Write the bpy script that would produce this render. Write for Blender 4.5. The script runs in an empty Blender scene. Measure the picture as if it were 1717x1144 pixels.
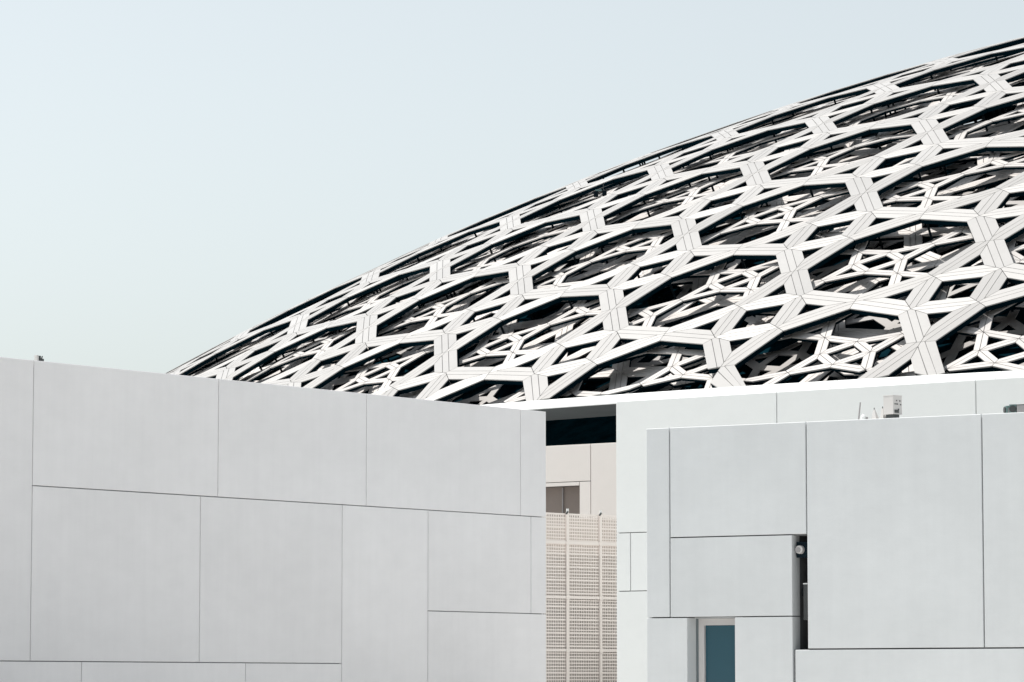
import bpy, bmesh, math, random
import numpy as np
from mathutils import Vector, Matrix
random.seed(7); np.random.seed(7)
S = bpy.context.scene
COL = S.collection

# ------------------------------------------------------------------ camera, sky, sun, exposure
EYE = 1.7
FPX = 6111.38; PW, PH = 1717.0, 1144.0; HOR = 1150.0
TILT = math.atan((HOR - PH/2)/FPX)
cd = bpy.data.cameras.new("camera"); cam = bpy.data.objects.new("camera", cd); COL.objects.link(cam)
cd.sensor_width = 36.0; cd.lens = FPX/PW*36.0; cd.clip_start = 0.5; cd.clip_end = 4000
cam.location = (0, 0, EYE); cam.rotation_euler = (math.pi/2 + TILT, 0, 0)
S.camera = cam

SUN_AZ = (-0.88, 0.47); SUN_EL = 60.0
w = bpy.data.worlds.new("World"); S.world = w; w.use_nodes = True
nt = w.node_tree; nt.nodes.clear()
out = nt.nodes.new('ShaderNodeOutputWorld'); bg = nt.nodes.new('ShaderNodeBackground')
sky = nt.nodes.new('ShaderNodeTexSky'); sky.sky_type = 'NISHITA'; sky.sun_disc = False
sky.sun_elevation = math.radians(SUN_EL)
sky.sun_rotation = math.atan2(SUN_AZ[0], SUN_AZ[1])
sky.air_density = 1.0; sky.dust_density = 1.6; sky.ozone_density = 1.0
hsv = nt.nodes.new('ShaderNodeHueSaturation'); hsv.inputs['Saturation'].default_value = 0.30
bg.inputs['Strength'].default_value = 0.0975
tint = nt.nodes.new('ShaderNodeVectorMath'); tint.operation = 'MULTIPLY'; tint.inputs[1].default_value = (0.968, 1.003, 0.982)
nt.links.new(sky.outputs[0], hsv.inputs['Color']); nt.links.new(hsv.outputs[0], tint.inputs[0]); nt.links.new(tint.outputs[0], bg.inputs['Color'])
nt.links.new(bg.outputs[0], out.inputs[0])
sd = bpy.data.lights.new("sun", 'SUN'); sd.energy = 3.1; sd.angle = math.radians(0.55); sd.color = (1.0, 0.965, 0.92)
so = bpy.data.objects.new("sun", sd); COL.objects.link(so)
ce = math.cos(math.radians(SUN_EL)); hn = math.hypot(*SUN_AZ)
sv = Vector((SUN_AZ[0]/hn*ce, SUN_AZ[1]/hn*ce, math.sin(math.radians(SUN_EL))))
so.rotation_euler = sv.to_track_quat('Z', 'Y').to_euler()
S.view_settings.view_transform = 'Standard'; S.view_settings.look = 'None'
S.view_settings.gamma = 1.0; S.view_settings.use_curve_mapping = False
S.view_settings.exposure = 0.66

# ------------------------------------------------------------------ materials
BROT = 0.25
def mat(name, col, rough=0.7, metal=0.0, cloud=0.0, cscale=0.6, weave=0.0, rnd=0.0, bump=0.0, spec=0.5, streak=0.0, brushed=0.0):
    m = bpy.data.materials.new(name); m.use_nodes = True
    n = m.node_tree; b = n.nodes['Principled BSDF']
    b.inputs['Roughness'].default_value = rough; b.inputs['Metallic'].default_value = metal
    b.inputs['Specular IOR Level'].default_value = spec
    tc = n.nodes.new('ShaderNodeTexCoord')
    val = None
    def add(node_out, lo, hi):
        nonlocal val
        mr = n.nodes.new('ShaderNodeMapRange'); mr.inputs['To Min'].default_value = lo; mr.inputs['To Max'].default_value = hi
        n.links.new(node_out, mr.inputs['Value'])
        if val is None: val = mr.outputs[0]
        else:
            mu = n.nodes.new('ShaderNodeMath'); mu.operation = 'MULTIPLY'
            n.links.new(val, mu.inputs[0]); n.links.new(mr.outputs[0], mu.inputs[1]); val = mu.outputs[0]
    def noise(scale, vec=(1, 1, 1), detail=4, rough_=0.55):
        mp = n.nodes.new('ShaderNodeMapping'); mp.inputs['Scale'].default_value = vec
        n.links.new(tc.outputs['Object'], mp.inputs['Vector'])
        # every piece gets its own patch of texture
        oi = n.nodes.new('ShaderNodeObjectInfo'); vm = n.nodes.new('ShaderNodeVectorMath'); vm.operation = 'ADD'
        ml = n.nodes.new('ShaderNodeMath'); ml.operation = 'MULTIPLY'; ml.inputs[1].default_value = 57.0
        n.links.new(oi.outputs['Random'], ml.inputs[0]); n.links.new(mp.outputs[0], vm.inputs[0]); n.links.new(ml.outputs[0], vm.inputs[1])
        t = n.nodes.new('ShaderNodeTexNoise'); t.inputs['Scale'].default_value = scale; t.inputs['Detail'].default_value = detail
        t.inputs['Roughness'].default_value = rough_
        n.links.new(vm.outputs[0], t.inputs['Vector']); return t.outputs['Fac']
    if cloud: add(noise(cscale), 1-cloud*2, 1+cloud*2); 
    if cloud: add(noise(cscale*6, (1, 1, 1.6)), 1-cloud*1.0, 1+cloud*1.0)
    if weave:
        add(noise(3.0, (26, 26, 1.2), 2), 1-weave, 1+weave); add(noise(3.0, (1.2, 1.2, 26), 2), 1-weave, 1+weave)
    if streak: add(noise(1.0, (7, 7, .35), 3), 1-streak*1.5, 1+streak*.5)
    if rnd:
        oi = n.nodes.new('ShaderNodeObjectInfo'); add(oi.outputs['Random'], 1-rnd, 1+rnd)
    if val is None: b.inputs['Base Color'].default_value = (*col, 1)
    else:
        mx = n.nodes.new('ShaderNodeVectorMath'); mx.operation = 'SCALE'; mx.inputs[0].default_value = col
        n.links.new(val, mx.inputs['Scale']); n.links.new(mx.outputs[0], b.inputs['Base Color'])
    if brushed:      # fine extruded grooves running along the piece
        tg = n.nodes.new('ShaderNodeTangent'); tg.direction_type = 'UV_MAP'; tg.uv_map = 'along'
        n.links.new(tg.outputs[0], b.inputs['Tangent']); b.inputs['Anisotropic'].default_value = brushed
        b.inputs['Anisotropic Rotation'].default_value = BROT
    if bump:
        bp = n.nodes.new('ShaderNodeBump'); bp.inputs['Strength'].default_value = 1.0; bp.inputs['Distance'].default_value = bump
        n.links.new(noise(9.0, (1, 1, 1), 5), bp.inputs['Height']); n.links.new(bp.outputs[0], b.inputs['Normal'])
    return m
M = {}
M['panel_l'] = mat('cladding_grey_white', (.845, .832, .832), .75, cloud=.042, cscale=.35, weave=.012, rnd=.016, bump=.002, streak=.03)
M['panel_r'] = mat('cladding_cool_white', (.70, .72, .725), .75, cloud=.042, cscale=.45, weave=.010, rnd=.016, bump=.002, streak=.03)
M['panel_b'] = mat('cladding_bright_white', (.75, .77, .76), .7, cloud=.022, cscale=.4, weave=.008, rnd=.01, bump=.002)
M['panel_w'] = mat('cladding_warm_white', (.73, .69, .655), .75, cloud=.02, cscale=.4, weave=.01, rnd=.01)
M['joint'] = mat('joint_backing', (.17, .175, .18), .9)
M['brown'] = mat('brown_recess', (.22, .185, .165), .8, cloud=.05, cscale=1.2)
M['lat'] = mat('lattice_white_coating', (.44, .427, .413), .47, cloud=.035, cscale=.6, rnd=.06, spec=.5, streak=.03, brushed=.58)
M['lat2'] = mat('lattice_warm_coating', (.545, .52, .50), .5, cloud=.03, cscale=.6, rnd=.05, spec=.4, streak=.03)
M['lat3'] = mat('lattice_pale_coating', (.66, .625, .60), .55, cloud=.04, cscale=.4, spec=.35)  # paler than the outer coating to offset shade on the deeper layer
M['lat4'] = mat('dull_inner_grid', (.44, .42, .405), .6, cloud=.06, spec=.2)
M['seam'] = mat('seam_grey', (.22, .22, .22), .8)
M['web'] = mat('beam_side_shade', (.001, .009, .014), .7, spec=0.0)  # shade on beam sides and undersides, put into the colour
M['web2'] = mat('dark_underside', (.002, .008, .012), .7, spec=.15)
M['rim'] = mat('rim_white_coating', (.83, .84, .825), .4, cloud=.012, rnd=.01)
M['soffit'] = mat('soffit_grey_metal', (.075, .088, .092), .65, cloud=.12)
M['shell'] = mat('inner_shade_colour', (.003, .017, .025), .8, spec=0.0, cloud=.45, cscale=.9)  # shade among the pale inner layers, put into the base colour
M['steel'] = mat('dark_teal_steel', (.004, .012, .018), .6, spec=.1)
M['ground'] = mat('pale_paving', (.60, .588, .57), .8, cloud=.05, cscale=.2)
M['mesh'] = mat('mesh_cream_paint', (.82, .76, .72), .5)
M['mesh2'] = mat('mid_brown_board', (.40, .345, .305), .6)  # even mid-brown for the upper board behind the mesh
M['frame'] = mat('window_frame_paint', (.62, .60, .59), .5)
M['jamb'] = mat('slate_jamb', (.17, .20, .21), .6)
M['black'] = mat('black_recess', (.006, .012, .016), .7, spec=.2)
M['dark'] = mat('dark_grey_paint', (.05, .055, .055), .5)
M['green'] = mat('grey_green_housing', (.16, .25, .24), .5)
M['grey'] = mat('grey_metal', (.33, .32, .32), .5)
M['cab'] = mat('cabinet_beige_paint', (.62, .60, .58), .5, cloud=.02)
M['roof'] = mat('white_roof_membrane', (.7, .7, .69), .8, cloud=.03)
gm = bpy.data.materials.new('blue_window_glass'); gm.use_nodes = True
b = gm.node_tree.nodes['Principled BSDF']; b.inputs['Base Color'].default_value = (.032, .098, .132, 1)
b.inputs['Roughness'].default_value = .10; b.inputs['Specular IOR Level'].default_value = .35
M['glass'] = gm
lm = bpy.data.materials.new('lens_glass'); lm.use_nodes = True
b = lm.node_tree.nodes['Principled BSDF']; b.inputs['Base Color'].default_value = (.55, .52, .47, 1); b.inputs['Roughness'].default_value = .15
M['lens'] = lm

# ------------------------------------------------------------------ object helpers
def tag(o, label=None, cat=None, group=None, kind=None):
    if label: o['label'] = label
    if cat: o['category'] = cat
    if group: o['group'] = group
    if kind: o['kind'] = kind
    return o
def empty(name, loc, rz=0.0):
    o = bpy.data.objects.new(name, None); COL.objects.link(o); o.location = loc; o.rotation_euler = (0, 0, rz); return o
def link(name, verts, faces, mats, parent=None, midx=None, smooth=False):
    me = bpy.data.meshes.new(name); me.from_pydata([tuple(v) for v in verts], [], faces)
    for m_ in (mats if isinstance(mats, (list, tuple)) else [mats]): me.materials.append(m_)
    if midx is not None: me.polygons.foreach_set('material_index', midx)
    if smooth: me.polygons.foreach_set('use_smooth', [True]*len(faces))
    me.update()
    o = bpy.data.objects.new(name, me); COL.objects.link(o)
    if parent: o.parent = parent
    return o
class MB:
    """collects boxes, cylinders and prisms in one mesh"""
    def __init__(s): s.v = []; s.f = []; s.m = []
    def add(s, v, f, m=0):
        k = len(s.v); s.v += [tuple(p) for p in v]; s.f += [tuple(i+k for i in q) for q in f]; s.m += [m]*len(f); return s
    def box(s, x0, x1, y0, y1, z0, z1, m=0):
        v = [(x, y, z) for z in (z0, z1) for y in (y0, y1) for x in (x0, x1)]
        return s.add(v, [(0, 2, 3, 1), (4, 5, 7, 6), (0, 1, 5, 4), (2, 6, 7, 3), (0, 4, 6, 2), (1, 3, 7, 5)], m)
    def panel(s, x0, x1, z0, z1, y0=0.0, th=.07, ch=.008, m=0):
        """slab in the x-z plane, front at y0 towards -y, chamfered front edge"""
        v = [(x0+ch, y0, z0+ch), (x1-ch, y0, z0+ch), (x1-ch, y0, z1-ch), (x0+ch, y0, z1-ch),
             (x0, y0+ch, z0), (x1, y0+ch, z0), (x1, y0+ch, z1), (x0, y0+ch, z1),
             (x0, y0+th, z0), (x1, y0+th, z0), (x1, y0+th, z1), (x0, y0+th, z1)]
        f = [(0, 1, 2, 3), (0, 4, 5, 1), (1, 5, 6, 2), (2, 6, 7, 3), (3, 7, 4, 0),
             (4, 8, 9, 5), (5, 9, 10, 6), (6, 10, 11, 7), (7, 11, 8, 4), (8, 11, 10, 9)]
        return s.add(v, f, m)
    def cyl(s, p, q, r, n=12, m=0, r2=None):
        p = Vector(p); q = Vector(q); r2 = r if r2 is None else r2
        d = (q-p).normalized(); a = d.orthogonal().normalized(); b_ = d.cross(a)
        v = []
        for c, rr in ((p, r), (q, r2)):
            for i in range(n):
                t = 2*math.pi*i/n; v.append(c + a*math.cos(t)*rr + b_*math.sin(t)*rr)
        f = [(i, (i+1) % n, n+(i+1) % n, n+i) for i in range(n)] + [tuple(range(n))[::-1], tuple(range(n, 2*n))]
        return s.add(v, f, m)
    def tube(s, pts, r, n=8, m=0):
        for a, b_ in zip(pts, pts[1:]): s.cyl(a, b_, r, n, m)
        return s
    def build(s, name, mats, parent=None): return link(name, s.v, s.f, mats, parent, s.m)

def ray(px, py):
    x = px - PW/2; y = PH/2 - py
    return Vector((x, FPX*math.cos(TILT) - y*math.sin(TILT), FPX*math.sin(TILT) + y*math.cos(TILT)))
class Wall:
    """a vertical wall plane standing at a known distance; t runs along it (left to right), z is height over the ground"""
    def __init__(s, px, dist, ang):
        d = ray(px, 1000); k = dist/d.y
        s.o = Vector((d.x*k, dist, 0)); s.d = Vector((math.sin(ang), math.cos(ang), 0)); s.n = Vector((-s.d.y, s.d.x, 0))
        s.rz = math.atan2(s.d.y, s.d.x)
    def hit(s, px, py, dep=0.0):
        d = ray(px, py); o = s.o + s.n*dep; k = o.dot(s.n)/d.dot(s.n); P = d*k; return (P-o).dot(s.d), P.z+EYE
    def t(s, px, py=900, dep=0.0): return s.hit(px, py, dep)[0]
    def z(s, px, py, dep=0.0): return s.hit(px, py, dep)[1]
    def empty(s, name): return empty(name, (s.o.x, s.o.y, 0), s.rz)

# ------------------------------------------------------------------ ground
g = MB().box(-2500, 2500, -400, 3500, -.4, 0.0).build('ground', M['ground'])
tag(g, kind='structure')

# ------------------------------------------------------------------ the dome
DQ = [0.3379321923482766, 192.50256298001105, 166.28677932465314, 8.883278297040036, 0.5211332527233457, 6111.379617455044,
      -64.9708001759421, -63.782597319673236, -0.48325057672100874, 7.241544019849589]
WARP = np.array([0.020819843, 0.992615386, 0.318179265, 1.948401367, 0.116902661, 0.246467460, 0.609187179, -0.893341474,
                 -0.151531683, 0.957144851, 0.120518891, -0.116864307, -0.145541580, 0.239490925]).reshape(7, 2)*.1
RD = DQ[2]; A_RIM = 90.0; H_RIM = DQ[3] + EYE
CX, CY = DQ[1]*math.sin(DQ[0]), DQ[1]*math.cos(DQ[0]); CZ = H_RIM - math.sqrt(RD*RD - A_RIM**2)
UV_U = np.array([math.cos(DQ[8]), math.sin(DQ[8])])*DQ[9]; UV_V = np.array([-math.sin(DQ[8]), math.cos(DQ[8])])*DQ[9]
def on_dome(uv, depth):
    """pattern coordinates (units of the star spacing) -> points relative to the dome axis foot; depth = distance under the outer skin"""
    uv = np.asarray(uv, float); depth = np.broadcast_to(np.asarray(depth, float), uv.shape[:1])
    x = np.clip(uv[:, 0]/3, -1.9, 1.25); y = np.clip((uv[:, 1]-2)/3, -1.2, 1.6)
    B = np.stack([x*x, x*y, y*y, x**3, x*x*y, x*y*y, y**3], 1)
    e = uv + B @ WARP
    p = np.array([DQ[6], DQ[7]]) + e[:, :1]*UV_U + e[:, 1:]*UV_V
    r = np.hypot(p[:, 0], p[:, 1]); th = r/RD; k = RD - depth
    return np.stack([k*np.sin(th)*p[:, 0]/r, k*np.sin(th)*p[:, 1]/r, CZ + k*np.cos(th)], 1)
def to_px(P):
    X = P[:, 0] + CX; Y = P[:, 1] + CY; Z = P[:, 2] - EYE
    yf = Y*math.cos(TILT) + Z*math.sin(TILT); zu = -Y*math.sin(TILT) + Z*math.cos(TILT)
    return PW/2 + FPX*X/yf, PH/2 - FPX*zu/yf, yf

def star_tiling(n0, n1, m0, m1, hs=.1633):
    """stars of a square and four triangles that touch at their tips, octagons between them; returns nodes and edges"""
    nodes = {}; edges = set()
    def nd(x, y):
        k = (round(x*1000), round(y*1000))
        if k not in nodes: nodes[k] = (x, y)
        return k
    for i in range(n0, n1):
        for j in range(m0, m1):
            a, b_, c, d = nd(i-hs, j+hs), nd(i+hs, j+hs), nd(i+hs, j-hs), nd(i-hs, j-hs)
            T, Bm, R_, L_ = nd(i, j+.5), nd(i, j-.5), nd(i+.5, j), nd(i-.5, j)
            for e in ((a, b_), (b_, c), (c, d), (d, a), (T, a), (T, b_), (Bm, c), (Bm, d), (R_, b_), (R_, c), (L_, a), (L_, d)):
                edges.add(tuple(sorted(e)))
    return nodes, sorted(edges)

def beam_polys(nodes, edges, half, bands):
    """for each beam the mitred outlines of its strips; bands = list of (d0, d1) offsets to the left of the axis"""
    adj = {}
    for a, b_ in edges:
        for p, q in ((a, b_), (b_, a)):
            ang = math.atan2(nodes[q][1]-nodes[p][1], nodes[q][0]-nodes[p][0]); adj.setdefault(p, []).append((ang, q))
    for k in adj: adj[k].sort()
    def corner(p, q, side, d):
        """point on the mitre at node p of beam p->q, on its left (side=1) or right (-1), offset d"""
        lst = adj[p]; i = [x[1] for x in lst].index(q); th = lst[i][0]
        if len(lst) == 1:
            phi = math.pi
        else:
            o = lst[(i+side) % len(lst)][0]; phi = ((o-th)*side) % (2*math.pi)
        phi = min(phi, math.pi*1.0)
        bis = th + side*phi/2; k = d/math.sin(phi/2)
        return (nodes[p][0]+math.cos(bis)*k, nodes[p][1]+math.sin(bis)*k)
    res = []
    for a, b_ in edges:
        polys = []
        for d0, d1 in bands:
            if d0 < 0 < d1:
                polys.append([nodes[a], corner(a, b_, -1, -d0), corner(b_, a, 1, -d0), nodes[b_], corner(b_, a, -1, d1), corner(a, b_, 1, d1)])
            elif d0 >= 0:
                polys.append([corner(a, b_, 1, d0), corner(b_, a, -1, d0), corner(b_, a, -1, d1), corner(a, b_, 1, d1)])
            else:
                polys.append([corner(a, b_, -1, -d0), corner(a, b_, -1, -d1), corner(b_, a, 1, -d1), corner(b_, a, 1, -d0)])
        res.append(polys)
    return res

def inset(poly, g_):
    n = len(poly); out_ = []
    area = sum(poly[i][0]*poly[(i+1) % n][1]-poly[(i+1) % n][0]*poly[i][1] for i in range(n))
    if area < 0: poly = poly[::-1]
    L = []
    for i in range(n):
        p, q = poly[i], poly[(i+1) % n]; dx, dy = q[0]-p[0], q[1]-p[1]; l = math.hypot(dx, dy) or 1e-9
        nx, ny = -dy/l, dx/l; L.append(((p[0]+nx*g_, p[1]+ny*g_), (dx/l, dy/l)))
    for i in range(n):
        (p, d), (q, e) = L[i-1], L[i]
        cr = d[0]*e[1]-d[1]*e[0]
        if abs(cr) < 1e-6: out_.append(q); continue
        s_ = ((q[0]-p[0])*e[1]-(q[1]-p[1])*e[0])/cr
        out_.append((p[0]+d[0]*s_, p[1]+d[1]*s_))
    return out_

dome = empty('lattice_dome', (CX, CY, 0))
tag(dome, 'huge shallow white lattice dome of overlapping star patterns rising behind the walls', 'dome')
Cc = np.array([CX, CY, CZ])

def shell_z(r):  # height of the opaque inner shell
    R2 = 176.8; return H_RIM + .12 + math.sqrt(R2*R2-r*r) - math.sqrt(R2*R2-86.3**2)
def set_uv(me, uvs):
    L = me.uv_layers.new(name='along'); vi = np.empty(len(me.loops), int); me.loops.foreach_get('vertex_index', vi)
    L.data.foreach_set('uv', np.asarray(uvs, float)[vi].ravel())
def layer(name, nmain, A, c0, rng, width, seam, depth, cap, web, mats, gap, drop, stuff_all=False, maxparts=300, jitter=0.0):
    """one layer of the lattice. A = 2x2 matrix (columns: the two star spacings), c0 = a star centre, both in pattern units"""
    nodes, edges = star_tiling(*rng)
    A = np.array(A, float).T; c0 = np.array(c0, float)
    sc = math.sqrt(abs(np.linalg.det(A)))
    h = width/sc/2; c = seam/sc/2
    bands = [(-h, -c), (-c, c), (c, h)] if seam > 0 else [(-h, 0), (0, h)]
    if seam < 0: bands = [(-h, h)]
    polys = beam_polys(nodes, edges, h, bands); full = beam_polys(nodes, edges, h, [(-h, h)])
    mid = np.array([[(nodes[a][0]+nodes[b_][0])/2, (nodes[a][1]+nodes[b_][1])/2] for a, b_ in edges])
    P = on_dome(c0 + mid @ A.T, depth)
    px, py, dist = to_px(P)
    nrm = P - np.array([0, 0, CZ]); nrm /= np.linalg.norm(nrm, axis=1)[:, None]
    vdir = P + np.array([CX, CY, -EYE]); vdir /= np.linalg.norm(vdir, axis=1)[:, None]
    facing = -(nrm*vdir).sum(1)
    rr = np.hypot(P[:, 0], P[:, 1])
    # kept: what the photo sees, and a good margin round it for other viewpoints
    keep = [i for i in range(len(edges)) if -330 < px[i] < 2150 and facing[i] > -.22 and rr[i] < 89.9 and P[i, 2] > max(H_RIM+.05, shell_z(min(rr[i], 86.3))+.35) and dist[i] < 260]
    keep.sort(key=lambda i: (dist[i]*(1.0 if (-20 < px[i] < 1740 and facing[i] > 0) else 3.0))/max(facing[i], .05)**.4)
    tot = MB(); count = 0; tot_uv = []
    for rank, i in enumerate(keep):
        verts = []; faces = []; mi = []; uvs = []
        dj = depth + (random.uniform(-jitter, jitter) if jitter else 0)
        def slab(poly, d_in, top, th, m_, axis_tilt=False):
            pl = inset(poly, gap/sc/2) if gap else poly
            n = len(pl); pl = np.array(pl); uv = c0 + pl @ A.T
            tops = np.full(n, top)
            a, b_ = np.array(nodes[edges[i][0]]), np.array(nodes[edges[i][1]]); u = (b_-a)/np.linalg.norm(b_-a)
            st = np.stack([(pl-a)[:, 0]*u[0] + (pl-a)[:, 1]*u[1], (pl-a)[:, 1]*u[0] - (pl-a)[:, 0]*u[1]], 1)*3+.3
            if axis_tilt:
                off = np.abs((pl-a)[:, 0]*-u[1] + (pl-a)[:, 1]*u[0]); tops = top + np.clip((off-c)/(h-c), 0, 1)*drop
            T = on_dome(uv, tops); Bt = on_dome(uv, np.full(n, th)); 
            for Q in (T, Bt):
                r_ = np.hypot(Q[:, 0], Q[:, 1]); ov = r_ > 89.46
                Q[ov, 0] *= 89.46/r_[ov]; Q[ov, 1] *= 89.46/r_[ov]
                Q[ov, 2] = CZ + math.sqrt(RD*RD-89.46**2) - (tops if Q is T else np.full(n, th))[ov]
            if np.all(np.hypot(T[:, 0], T[:, 1]) > 89.45): return
            k = len(verts)
            verts.extend(T.tolist()); verts.extend(Bt.tolist()); uvs.extend(st.tolist()*2)
            faces.append(tuple(range(k, k+n))); faces.append(tuple(range(k+2*n-1, k+n-1, -1))); mi.extend([2 if m_ == 1 else m_, 1])
            for q in range(n):
                faces.append((k+q, k+n+q, k+n+(q+1) % n, k+(q+1) % n)); mi.append(m_)
        for pl in polys[i]: slab(pl, 0, dj, dj+cap, 0, seam > 0)
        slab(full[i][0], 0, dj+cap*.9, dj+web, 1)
        if not verts: continue
        big = rank < maxparts
        if not stuff_all and big:
            o = link(name, verts, faces, mats, dome, mi); count += 1; set_uv(o.data, uvs)
        else: tot.add(verts, faces); tot.m[-len(faces):] = mi; tot_uv += uvs
    if tot.v:
        o = tot.build(name + '_field', mats, dome); tag(o, kind='stuff'); set_uv(o.data, tot_uv)
    print(name, 'beams', len(keep), 'parts', count)

layer('outer_beam', 0, [(1, 0), (0, 1)], (0, 0), (-8, 9, -4, 10), .128, .0355, 0.0, .05, .19,
      [M['lat'], M['web'], M['seam']], .0030, .012)
layer('second_beam', 0, [(.4823, .2529), (-.3366, .3722)], (1.389, .585), (-17, 19, -17, 19),   .052, 0, 0.40, .045, .12,
      [M['lat2'], M['web'], M['seam']], .0032, .0)
s3 = .82; a3 = math.radians(45.6)
B3 = (-s3*math.sin(a3), s3*math.cos(a3)); A3 = (s3*math.cos(a3), s3*math.sin(a3))
layer('third_beam', 0, [A3, B3], (.20-B3[0]*.5, -.02-B3[1]*.5), (-12, 13, -12, 13), .094, .028, .95, .05, .14,
      [M['lat3'], M['web'], M['seam']], .0035, .0, stuff_all=False)
s4 = .46; a4 = math.radians(68)
layer('fourth_beam', 0, [(s4*math.cos(a4), s4*math.sin(a4)), (-s4*math.sin(a4), s4*math.cos(a4))], (.2, .3), (-20, 21, -20, 21), .045, -1, 1.5, .04, .1,
      [M['lat4'], M['web'], M['seam']], 0, .0, stuff_all=True)

# hangers and the dark space frame under the cladding
hang = MB()
nodes, edges = star_tiling(-7, 7, -3, 9)
for k, (x, y) in nodes.items():
    P = on_dome([(x, y), (x, y)], [.2, 2.2]); px, py, dist = to_px(P)
    if -200 < px[0] < 2000 and np.hypot(P[0, 0], P[0, 1]) < 83.5: hang.cyl(P[0], P[1], .045, 5)
o = hang.build('hanger_rod', M['steel'], dome); tag(o, kind='stuff')
fr = MB(); st = 4.2
def outer_z(r, d=0): return CZ + math.sqrt((RD-d)**2-r*r)
pts = {}
for i in range(-21, 8):
    for j in range(-21, 8):
        x, y = i*st, j*st; r = math.hypot(x, y)
        if r > 85.5: continue
        P = np.array([[x, y, outer_z(r, 1.9)]]); px, py, _ = to_px(P)
        if not (-300 < px[0] < 2100): continue
        zt = outer_z(r, 1.85); zb = shell_z(r)+.15
        if zt - zb < .3: continue
        pts[i, j] = (Vector((x, y, zt)), Vector((x, y, zb)))
for (i, j), (a, b_) in pts.items():
    for di, dj in ((1, 0), (0, 1)):
        if (i+di, j+dj) in pts:
            c, d = pts[i+di, j+dj]; fr.cyl(a, c, .11, 5); fr.cyl(b_, c, .08, 4)
o = fr.build('space_frame', M['steel'], dome); tag(o, kind='stuff')

# opaque shell for the inner layers, shade in its colour; soffit ring, rim panels
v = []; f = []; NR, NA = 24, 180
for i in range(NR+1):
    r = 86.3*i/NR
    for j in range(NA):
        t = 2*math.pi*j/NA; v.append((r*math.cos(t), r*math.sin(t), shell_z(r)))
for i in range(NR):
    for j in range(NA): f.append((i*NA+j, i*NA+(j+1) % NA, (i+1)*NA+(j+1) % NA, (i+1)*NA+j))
link('inner_shade_shell', v, f, M['shell'], dome, smooth=True)
def ring(profile, a0, a1, n, closed=True):
    v = []; f = []; m_ = len(profile)
    for j in range(n+1):
        t = a0+(a1-a0)*j/n
        for r, z in profile: v.append((r*math.cos(t), r*math.sin(t), z))
    for j in range(n):
        for k in range(m_ if closed else m_-1):
            f.append((j*m_+k, (j+1)*m_+k, (j+1)*m_+(k+1) % m_, j*m_+(k+1) % m_))
    if closed: f += [tuple(range(m_)), tuple(range(n*m_+m_-1, n*m_-1, -1))]
    return v, f
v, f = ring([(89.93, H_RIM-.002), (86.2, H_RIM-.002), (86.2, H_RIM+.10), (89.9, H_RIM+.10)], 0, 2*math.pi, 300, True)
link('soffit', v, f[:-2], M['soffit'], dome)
step = math.radians(3.56); a_ref = math.radians(-134.188)
zt = outer_z(89.48)+.01
for k in range(-16, 22):
    a0 = a_ref+k*step
    v, f = ring([(90.0, H_RIM), (90.0, H_RIM+.035), (89.48, zt), (89.40, zt), (89.40, H_RIM+.003), (89.95, H_RIM+.003)], a0+.00012, a0+step-.00012, 4)
    link('rim_panel', v, f, M['rim'], dome)
v, f = ring([(89.38, H_RIM+.1), (89.38, zt-.03), (89.2, zt-.03), (89.2, H_RIM+.1)], 0, 2*math.pi, 300)
link('rim_joint_backing', v, f[:-2], M['joint'], dome)

# ------------------------------------------------------------------ clad buildings
def add_panels(root, W, rects, m_, gap=.018, th=.07, y0=0.0):
    for (t0, t1, z0, z1) in rects:
        cx, cz = (t0+t1)/2, (z0+z1)/2
        o = MB().panel(t0-cx+gap/2, t1-cx-gap/2, z0-cz+gap/2, z1-cz-gap/2, 0, th).build('panel', m_, root)
        o.location = (cx, y0, cz)

# left building ------------------------------------------------------
WL = Wall(916, 75.0, math.radians(37.0))
LB = WL.empty('clad_building')
tag(LB, 'long grey white panel clad building filling the left half of the view', 'building')
T = WL.t; Z = WL.z
tR = T(916); zt_ = Z(916, 690)
z1 = (Z(52, 813)+Z(910, 868))/2; z2 = (Z(52, 1108.7)+Z(574, 1113))/2; z3 = (Z(718, 1025)+Z(912, 1029))/2
tl = T(53.5); big = tl-6.5
R_ = [(big, tl, z2, zt_), (big-6, big, z2, zt_),
      (tl, T(365), z1, zt_), (T(365), T(614), z1, zt_), (T(614), T(873), z1, zt_), (T(873), tR, z1, zt_),
      (tl, T(336), z2, z1), (T(336), T(574), z2, z1), (T(574), T(718), .0, z1),
      (T(718), T(890.5), z3, z1), (T(890.5), tR, z3, z1), (T(718), tR, 0, z3),
      (big-6, T(-120), 0, z2), (T(-120), T(139.5), 0, z2), (T(139.5), T(413.5), 0, z2), (T(413.5), T(574), 0, z2)]
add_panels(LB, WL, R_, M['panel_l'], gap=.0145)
MB().box(big-6, tR-.075, .066, 9.0, 0, zt_-.03).build('backing', M['joint'], LB)
MB().box(big-6, tR-.08, .12, 9.0, zt_-.028, zt_-.012).build('roof', M['roof'], LB)
zz = zt_
e = MB()   # end wall slabs, turned away from the camera
e.box(tR-.072, tR-.002, .078, 4.5, z1+.01, zt_-.01).box(tR-.072, tR-.002, .078, 6.0, .0, z1-.01).box(tR-.072, tR-.002, 4.52, 9.0, z1+.01, zt_-.01).box(tR-.072, tR-.002, 6.02, 9.0, 0, z1-.01)
e.build('end_panel', M['panel_l'], LB)

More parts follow.
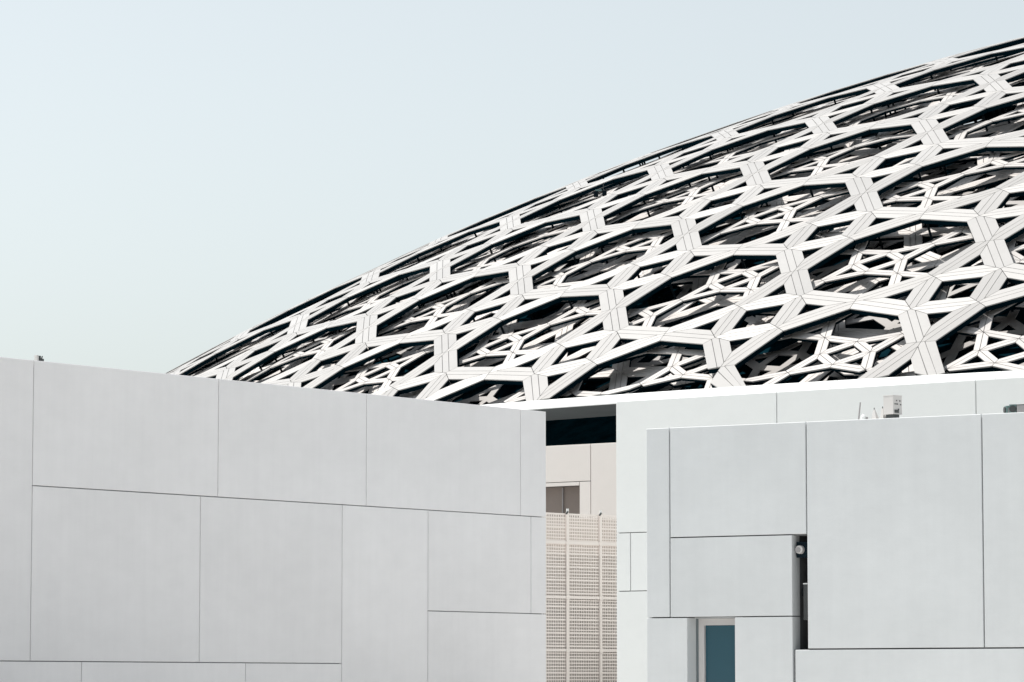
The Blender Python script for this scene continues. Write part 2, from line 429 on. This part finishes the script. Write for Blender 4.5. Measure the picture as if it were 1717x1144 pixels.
# front right building -----------------------------------------------
WR = Wall(1083, 62.0, math.radians(122.8))
RB = WR.empty('clad_building')
tag(RB, 'cool white panel clad building at front right with dark slot and narrow blue window', 'building')
T = WR.t; Z = WR.z
zt_ = (Z(1085, 718)+Z(1352, 706.5)+Z(1717, 690))/3
ta = T(1083.2); tb = T(1123); tc_ = T(1352.5); td = T(1648); tf = T(1760)+6
zA = (Z(1124, 902)+Z(1335, 896.5))/2; zB = (Z(1085, 1036)+Z(1330, 1033.5))/2; zC = (Z(1354, 1088.5)+Z(1717, 1086.5))/2
ts = T(1327.5); tw0 = T(1151.5); tw1 = T(1232.3, 1090)
z0w = 0.25
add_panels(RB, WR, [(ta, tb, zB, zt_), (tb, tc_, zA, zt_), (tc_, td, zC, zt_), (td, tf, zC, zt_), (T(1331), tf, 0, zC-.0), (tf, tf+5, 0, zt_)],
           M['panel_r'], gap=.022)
def block(name, t0, t1, zz0, zz1, dep):   # thick corner panel with a visible return
    cx, cz = (t0+t1)/2, (zz0+zz1)/2
    o = MB().panel(t0-cx, t1-cx, zz0-cz+.009, zz1-cz-.009, 0, dep, .006).build(name, M['panel_r'], RB); o.location = (cx, 0, cz)
block('panel', tb+.011, ts, zB, zA, .27)
block('panel', tw1, ts, 0, zB, .27)
block('panel', ta+.009, tw0, 0, zB, .30)
# backing mass with the slot and the window left open
tsr = tc_+.01
bk = MB()
bk.box(ta+.08, tw0-.02, .302, 3.0, 0, zB-.02).box(ta+.08, tb, .075, 3.0, zB+.0, zt_-.03)
bk.box(tw1+.02, ts-.02, .272, 3.0, 0, zB-.012).box(tb, ts-.02, .272, 3.0, zB-.012, zA-.012)
bk.box(tb, tf+5, .075, 3.0, zA-.012, zt_-.03).box(tsr+.06, tf+5, .075, 3.0, zC, zA-.012).box(ts-.02, tf+5, .075, 3.0, 0, zC-.012)
bk.box(tw0-.02, tw1+.02, .075, 3.0, zB+.002, zB+.01)
bk.build('backing', M['joint'], RB)
MB().box(ts-.02, tsr+.06, .80, 3.0, zC-.012, zA-.012).build('slot_back', M['black'], RB)
MB().box(ta+.1, tf+5, .13, 12.0, zt_-.028, zt_-.012).build('roof', M['roof'], RB)
MB().box(ta, ta+.07, .08, 12.0, 0, zt_-.02).build('end_panel', M['panel_r'], RB)
MB().box(ta+.08, tf+5, 3.0, 12, 0, zt_-.031).build('core', M['joint'], RB)
MB().box(tc_+.009, tc_+.055, .072, .78, zC, zA-.015).build('slot_cheek', M['black'], RB)
# window
wd = .30
tg0 = T(1171.5, 1090, wd); tg1 = T(1181, 1090, wd); tp0 = WR.t(1165, 1090, wd); zf = Z(1200, 1037.5, wd); zg = Z(1200, 1048.5, wd)
win = MB()
win.box(tg0, tg1, wd, wd+.09, z0w, zf).box(tg1, tw1+.20, wd, wd+.09, zg, zf).box(tg1, tw1+.2, wd, wd+.09, z0w, z0w+.1).box(tw1+.10, tw1+.2, wd, wd+.09, z0w+.1, zg)
wf = win.build('window_frame', M['frame'], RB)
MB().box(tg1+.001, tw1+.099, wd+.05, wd+.07, z0w+.101, zg-.001).build('pane', M['glass'], wf)
MB().box(tw0-.015, tg0-.001, wd+.005, wd+.30, 0, zf+.05).build('window_jamb', M['jamb'], RB)
MB().box(tw0-.02, tw1+.3, wd+.10, wd+.14, 0, zB+.0).build('window_back', M['dark'], RB)
MB().box(tw0, tw1-.001, .26, wd+.095, zf+.004, zB+.0).build('lintel', M['panel_r'], RB)

# bright wall behind it ------------------------------------------------
WB = Wall(1033, 95.0, math.radians(128.5))
BB = WB.empty('clad_building')
tag(BB, 'bright white panel clad building directly under the dome rim behind the front right building', 'building')
T = WB.t; Z = WB.z
zt_ = (Z(1035, 673.5)+Z(1304, 657.5)+Z(1639, 636)+Z(1715, 631))/4
tA = T(1033); zq = Z(1060, 893.3); zr = Z(1060, 991.3)
add_panels(BB, WB, [(tA, T(1303.7), zq, zt_), (T(1303.7), T(1639), zq, zt_), (T(1639), T(2600), zq, zt_),
                    (tA, T(1057), zr, zq), (T(1057), T(1200), zr, zq), (T(1200), T(1480), zr, zq), (T(1480), T(2600), zr, zq),
                    (tA, T(1250), 0, zr), (T(1250), T(2600), 0, zr)], M['panel_b'], gap=.022)
MB().box(tA+.06, T(2600), .068, 5.0, 0, zt_-.03).build('backing', M['joint'], BB)
MB().box(tA, tA+.058, .075, 5.0, 0, zt_-.02).build('end_panel', M['panel_b'], BB)
MB().box(tA+.1, T(2600), .12, 5.0, zt_-.028, zt_-.012).build('roof', M['roof'], BB)

# warm wall seen in the gap --------------------------------------------
WG = Wall(975, 104.0, math.radians(128.5))
GB = WG.empty('clad_building')
tag(GB, 'warm white panel clad building seen through the gap between the two nearer buildings', 'building')
T = WG.t; Z = WG.z
zt_ = (Z(916, 747.7)+Z(1032, 741.6))/2; zj = Z(972, 807.5); za = Z(943, 811.5); zb = Z(943, 872)
add_panels(GB, WG, [(T(840), T(990.5), zj, zt_), (T(990.5), T(1120), 0, zt_), (T(971.5), T(990.5), 0, zj), (T(840), T(971.5), zj-.12, zj)], M['panel_w'], gap=.02)
MB().box(T(840), T(971.5)-.02, .5, .56, 0, zj-.1).build('recess_back', M['brown'], GB)
MB().box(T(944, 840, .47)-.012, T(944, 840, .47)+.012, .44, .499, 0, zj-.13).build('recess_post', M['grey'], GB)
MB().box(T(840), T(971.5), .068, .5, zj-.02, zt_-.03).box(T(971.5), T(1120), .068, .5, 0, zt_-.03).box(T(840), T(1120), .57, 5.0, 0, zt_-.03).build('backing', M['joint'], GB)

# cream mesh screen ------------------------------------------------------
WS = Wall(975, 98.0, math.radians(46.0))
MS = WS.empty('mesh_screen')
tag(MS, 'tall cream metal mesh screen with posts and rails standing in the gap', 'screen')
T = WS.t; Z = WS.z
s0, s1 = T(880), T(1075); ztop = Z(975, 862)
for y0, m_, nm in ((0.0, M['mesh'], 'mesh_panel'),):
    mb = MB(); pit = T(977.9)-T(975); x = s0
    while x < s1: mb.box(x, x+pit*.40, y0, y0+.012, 0, ztop); x += pit
    rz = Z(975, 905.5)-Z(975, 911); z = ztop-.05
    k = 0
    while z > 0:
        hgt = rz*(.34 if k % 4 else .52); mb.box(s0, s1, y0-.013, y0-.001, z, z+hgt); z -= rz; k += 1
    o = mb.build(nm, m_, MS); tag(o, kind='stuff')
for xx in (893, 949.5, 1005.3, 1061):
    tt = T(xx); pw = (T(977)-T(975))*.9
    p = MB().box(tt-pw, tt+pw, -.06, -.02, 0, ztop+.03).build('post', M['mesh'], MS)
    c = MB().cyl((tt, -.05, ztop+.03), (tt, -.05, ztop+.12), .035, 8).cyl((tt-.03, -.09, ztop+.04), (tt-.09, -.09, ztop-.02), .028, 8, 1)
    c.build('post_clip', [M['rim'], M['dark']], p)
for yy in (911.0, 1002.2, 1090.6):
    zz = Z(975, yy); hh = .038
    MB().box(s0, s1, -.055, -.025, zz-hh, zz+hh).build('rail', M['mesh'], MS)
    for xx in (949.5, 1005.3):
        tt = T(xx)
        MB().cyl((tt, -.075, zz), (tt, -.061, zz), .075, 8).build('rail_joint', M['mesh'], MS)
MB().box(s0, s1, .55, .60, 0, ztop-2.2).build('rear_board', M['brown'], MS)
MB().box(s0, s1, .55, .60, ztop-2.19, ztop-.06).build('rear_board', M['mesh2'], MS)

# ------------------------------------------------------------------ small things
def at_wall(W, px, py, dep): t, z = W.hit(px, py, dep); return W.o + W.d*t + W.n*dep + Vector((0, 0, z))
def thing(name, W, px, dep, z, label, cat, group=None):
    t = W.t(px, 700, dep); p = W.o + W.d*t + W.n*dep; o = empty(name, (p.x, p.y, z), W.rz); return tag(o, label, cat, group)
zRr = (WR.z(1085, 718)+WR.z(1352, 706.5)+WR.z(1717, 690))/3 - .012   # roof level, front right building
def rel(W, dep, px, z0): return W.z(px[0], px[1], dep)-z0
# electrical cabinet on the roof
dep = .55
cab = thing('electrical_cabinet', WR, 1497, dep, zRr, 'pale boxy electrical cabinet with dark sockets on the front right roof edge', 'cabinet')
cab.rotation_euler = (0, 0, WR.rz+math.radians(76))
h0 = .10; h1 = WR.z(1497, 665, dep)-zRr
bx = MB().box(-.11, .11, -.105, .105, h0, h1).build('cabinet_body', M['cab'], cab)
MB().box(-.114, .114, -.109, .109, h1+.001, h1+.014).build('cabinet_lid', M['cab'], cab)
for x, z, w_, hh in ((-.03, .75, .014, .02), (.06, .74, .016, .022), (-.06, .56, .05, .014), (-.01, .56, .018, .018), (.08, .54, .016, .018), (-.03, .16, .10, .05), (.02, .27, .02, .02)):
    zz = h0+(h1-h0)*z; MB().box(x*.9-w_/2, x*.9+w_/2, -.117, -.106, zz-hh/2, zz+hh/2).build('socket', M['dark'], cab)
MB().box(-.08, .07, -.08, .08, .02, h0-.001).box(-.10, .09, -.10, .10, 0, .02).build('cabinet_foot', M['dark'], cab)
# ridge caps, post and vent
def cap(px, hgt_px, wl, wr, label):
    c = thing('vent_cowl', WR, px, dep, zRr, label, 'vent')
    hh = WR.z(px, hgt_px, dep)-zRr
    v = [(-wl, -.07, 0), (wr, -.07, 0), (wr, .07, 0), (-wl, .07, 0), (-.012, -.012, hh), (.012, -.012, hh), (.012, .012, hh), (-.012, .012, hh)]
    MB().add(v, [(0, 3, 2, 1), (4, 5, 6, 7), (0, 1, 5, 4), (1, 2, 6, 5), (2, 3, 7, 6), (3, 0, 4, 7)]).build('cowl', M['cab'], c)
    MB().cyl((0, 0, hh+.001), (0, 0, hh+.03), .008, 8).build('tip', M['dark'], c)
cap(1466, 687, .03, .075, 'wider pointed pale vent cowl on the front right roof, left of the narrow cowl')
cap(1480, 685, .025, .05, 'narrow pointed pale vent cowl on the roof right beside the electrical cabinet')
po = thing('roof_post', WR, 1441, dep, zRr, 'thin leaning pale grey post on the front right roof', 'post')
hh = WR.z(1441, 675, dep)-zRr
MB().cyl((-.02, 0, 0), (.02, 0, hh), .016, 8, r2=.012).build('post_shaft', M['grey'], po); MB().box(-.05, .02, -.03, .03, 0, .015).build('post_base', M['grey'], po)
ve = thing('roof_vent', WR, 1448, dep-.1, zRr, 'tiny white rounded roof vent with a dark side beside the leaning post', 'vent')
hh = max(.05, WR.z(1448, 695, dep-.1)-zRr)
MB().cyl((0, 0, 0), (0, 0, hh*.7), .05, 12).cyl((0, 0, hh*.7), (0, 0, hh), .05, 12, r2=.02).build('vent_body', M['rim'], ve)
MB().box(.052, .075, -.02, .02, 0, hh*.6).build('vent_flap', M['grey'], ve)
# floodlights right edge
def flood(px, y_top, label, face):
    d_ = .45; c = thing('floodlight', WR, px, d_, zRr, label, 'floodlight', 'floodlights on the front right roof')
    hh = WR.z(px, y_top, d_)-zRr
    c.rotation_euler = (0, 0, WR.rz+face)
    s_ = max(.09, hh)
    body = MB().box(-.06, .05, -.05, .06, .03, s_); body.build('housing', M['green'], c)
    l_ = MB().cyl((0, -.052, s_*.5+.01), (0, -.075, s_*.5+.01), s_*.33, 14)
    l_.build('lens_hood', M['dark'], c)
    MB().box(-.075, -.062, -.02, .02, 0, s_*.75).box(.052, .065, -.02, .02, 0, s_*.75).box(-.075, .065, -.02, .02, .0, .012).build('bracket', M['grey'], c)
flood(1691, 681, 'left one of two small grey green floodlights near the right edge of the roof', math.radians(-50))
flood(1700, 678.5, 'right one of two small grey green floodlights, its round dark lens facing out', math.radians(10))
gb = thing('junction_box', WR, 1717, .45, zRr, 'grey metal junction box on the roof at the right edge of the view', 'box')
hh = WR.z(1712, 680, .45)-zRr
MB().box(-.09, .16, -.07, .07, .02, hh).build('box_body', M['grey'], gb); MB().box(-.095, .165, -.075, .075, hh+.001, hh+.012).build('box_lid', M['dark'], gb); MB().box(-.07, .14, -.05, .05, 0, .019).build('box_foot', M['dark'], gb)
# bracket on the left wall's top
zl = WL.z(916, 690)-.012
br = thing('wall_floodlight', WL, 63, .3, zl, 'small dark twin lamp bracket on top of the left wall near its end', 'lamp')
hh = WL.z(63, 596, .3)-zl
MB().box(-.07, -.02, -.03, .03, 0, hh).build('bracket_plate', M['cab'], br)
MB().box(.0, .035, -.03, .03, 0, hh*.95).build('lamp_head', M['dark'], br)
MB().box(.045, .11, -.03, .03, .0, hh*.6).cyl((.08, 0, hh*.6), (.10, 0, hh*.95), .012, 6).build('lamp_head', M['dark'], br)
# slot fittings
sd_ = .12
lp = thing('slot_lamp', WR, 1343, sd_, 0, 'round pale lamp on a dark square plate at the top of the dark slot', 'lamp')
zc = WR.z(1341, 922, sd_)
hw = (WR.t(1352, 922, sd_)-WR.t(1332, 922, sd_))/2*.92
lp.location.z = zc-.13
MB().box(-hw, hw, 0, .05, 0, .26).build('back_plate', M['steel'], lp)
rl = .072
MB().cyl((-.02, -.002, .13), (-.02, -.07, .13), rl, 20, r2=rl*.92).build('lamp_body', M['cab'], lp)
MB().cyl((-.035, -.071, .125), (-.035, -.085, .125), rl*.6, 16).build('lamp_lens', M['grey'], lp)
fx = thing('slot_fixture', WR, 1347.5, .15, WR.z(1347, 1040, .15), 'slim dark upright light bar with a cable loop inside the dark slot', 'light bar')
hh = WR.z(1347, 978, .15)-WR.z(1347, 1040, .15)
MB().box(-.028, .05, 0, .08, 0, hh-.02).build('bar_body', M['dark'], fx)
MB().box(-.032, .05, -.004, .084, hh-.019, hh).build('bar_cap', M['rim'], fx)
MB().tube([(-.028, .04, hh*.95), (-.06, .03, hh*.84), (-.07, .03, hh*.74), (-.06, .03, hh*.66), (-.028, .04, hh*.63)], .005, 6).build('cable', M['steel'], fx)
# maintenance rig on the dome
P = None
d = ray(1003, 328); Cv = Vector((CX, CY, CZ-EYE)); dn = d.normalized(); bb = dn.dot(Cv); kk = bb-math.sqrt(max(0, bb*bb-Cv.dot(Cv)+RD*RD)); P = dn*kk
rg = empty('maintenance_rig', (P.x, P.y, P.z+EYE)); rg.scale = (.55, .55, .6); tag(rg, 'tiny dark green machine with upright rods perched on the dome surface', 'machine')
MB().box(-.32, .0, -.15, .15, -.1, .28).box(.30, .62, -.15, .15, -.05, .30).build('machine_box', M['steel'], rg)
MB().box(-.2, .25, -.08, .08, .29, .40).build('cross_arm', M['green'], rg)
MB().cyl((.38, 0, .29), (.38, 0, .85), .025, 6).cyl((.0, 0, -.1), (.3, 0, .05), .03, 6).build('rod', M['dark'], rg)
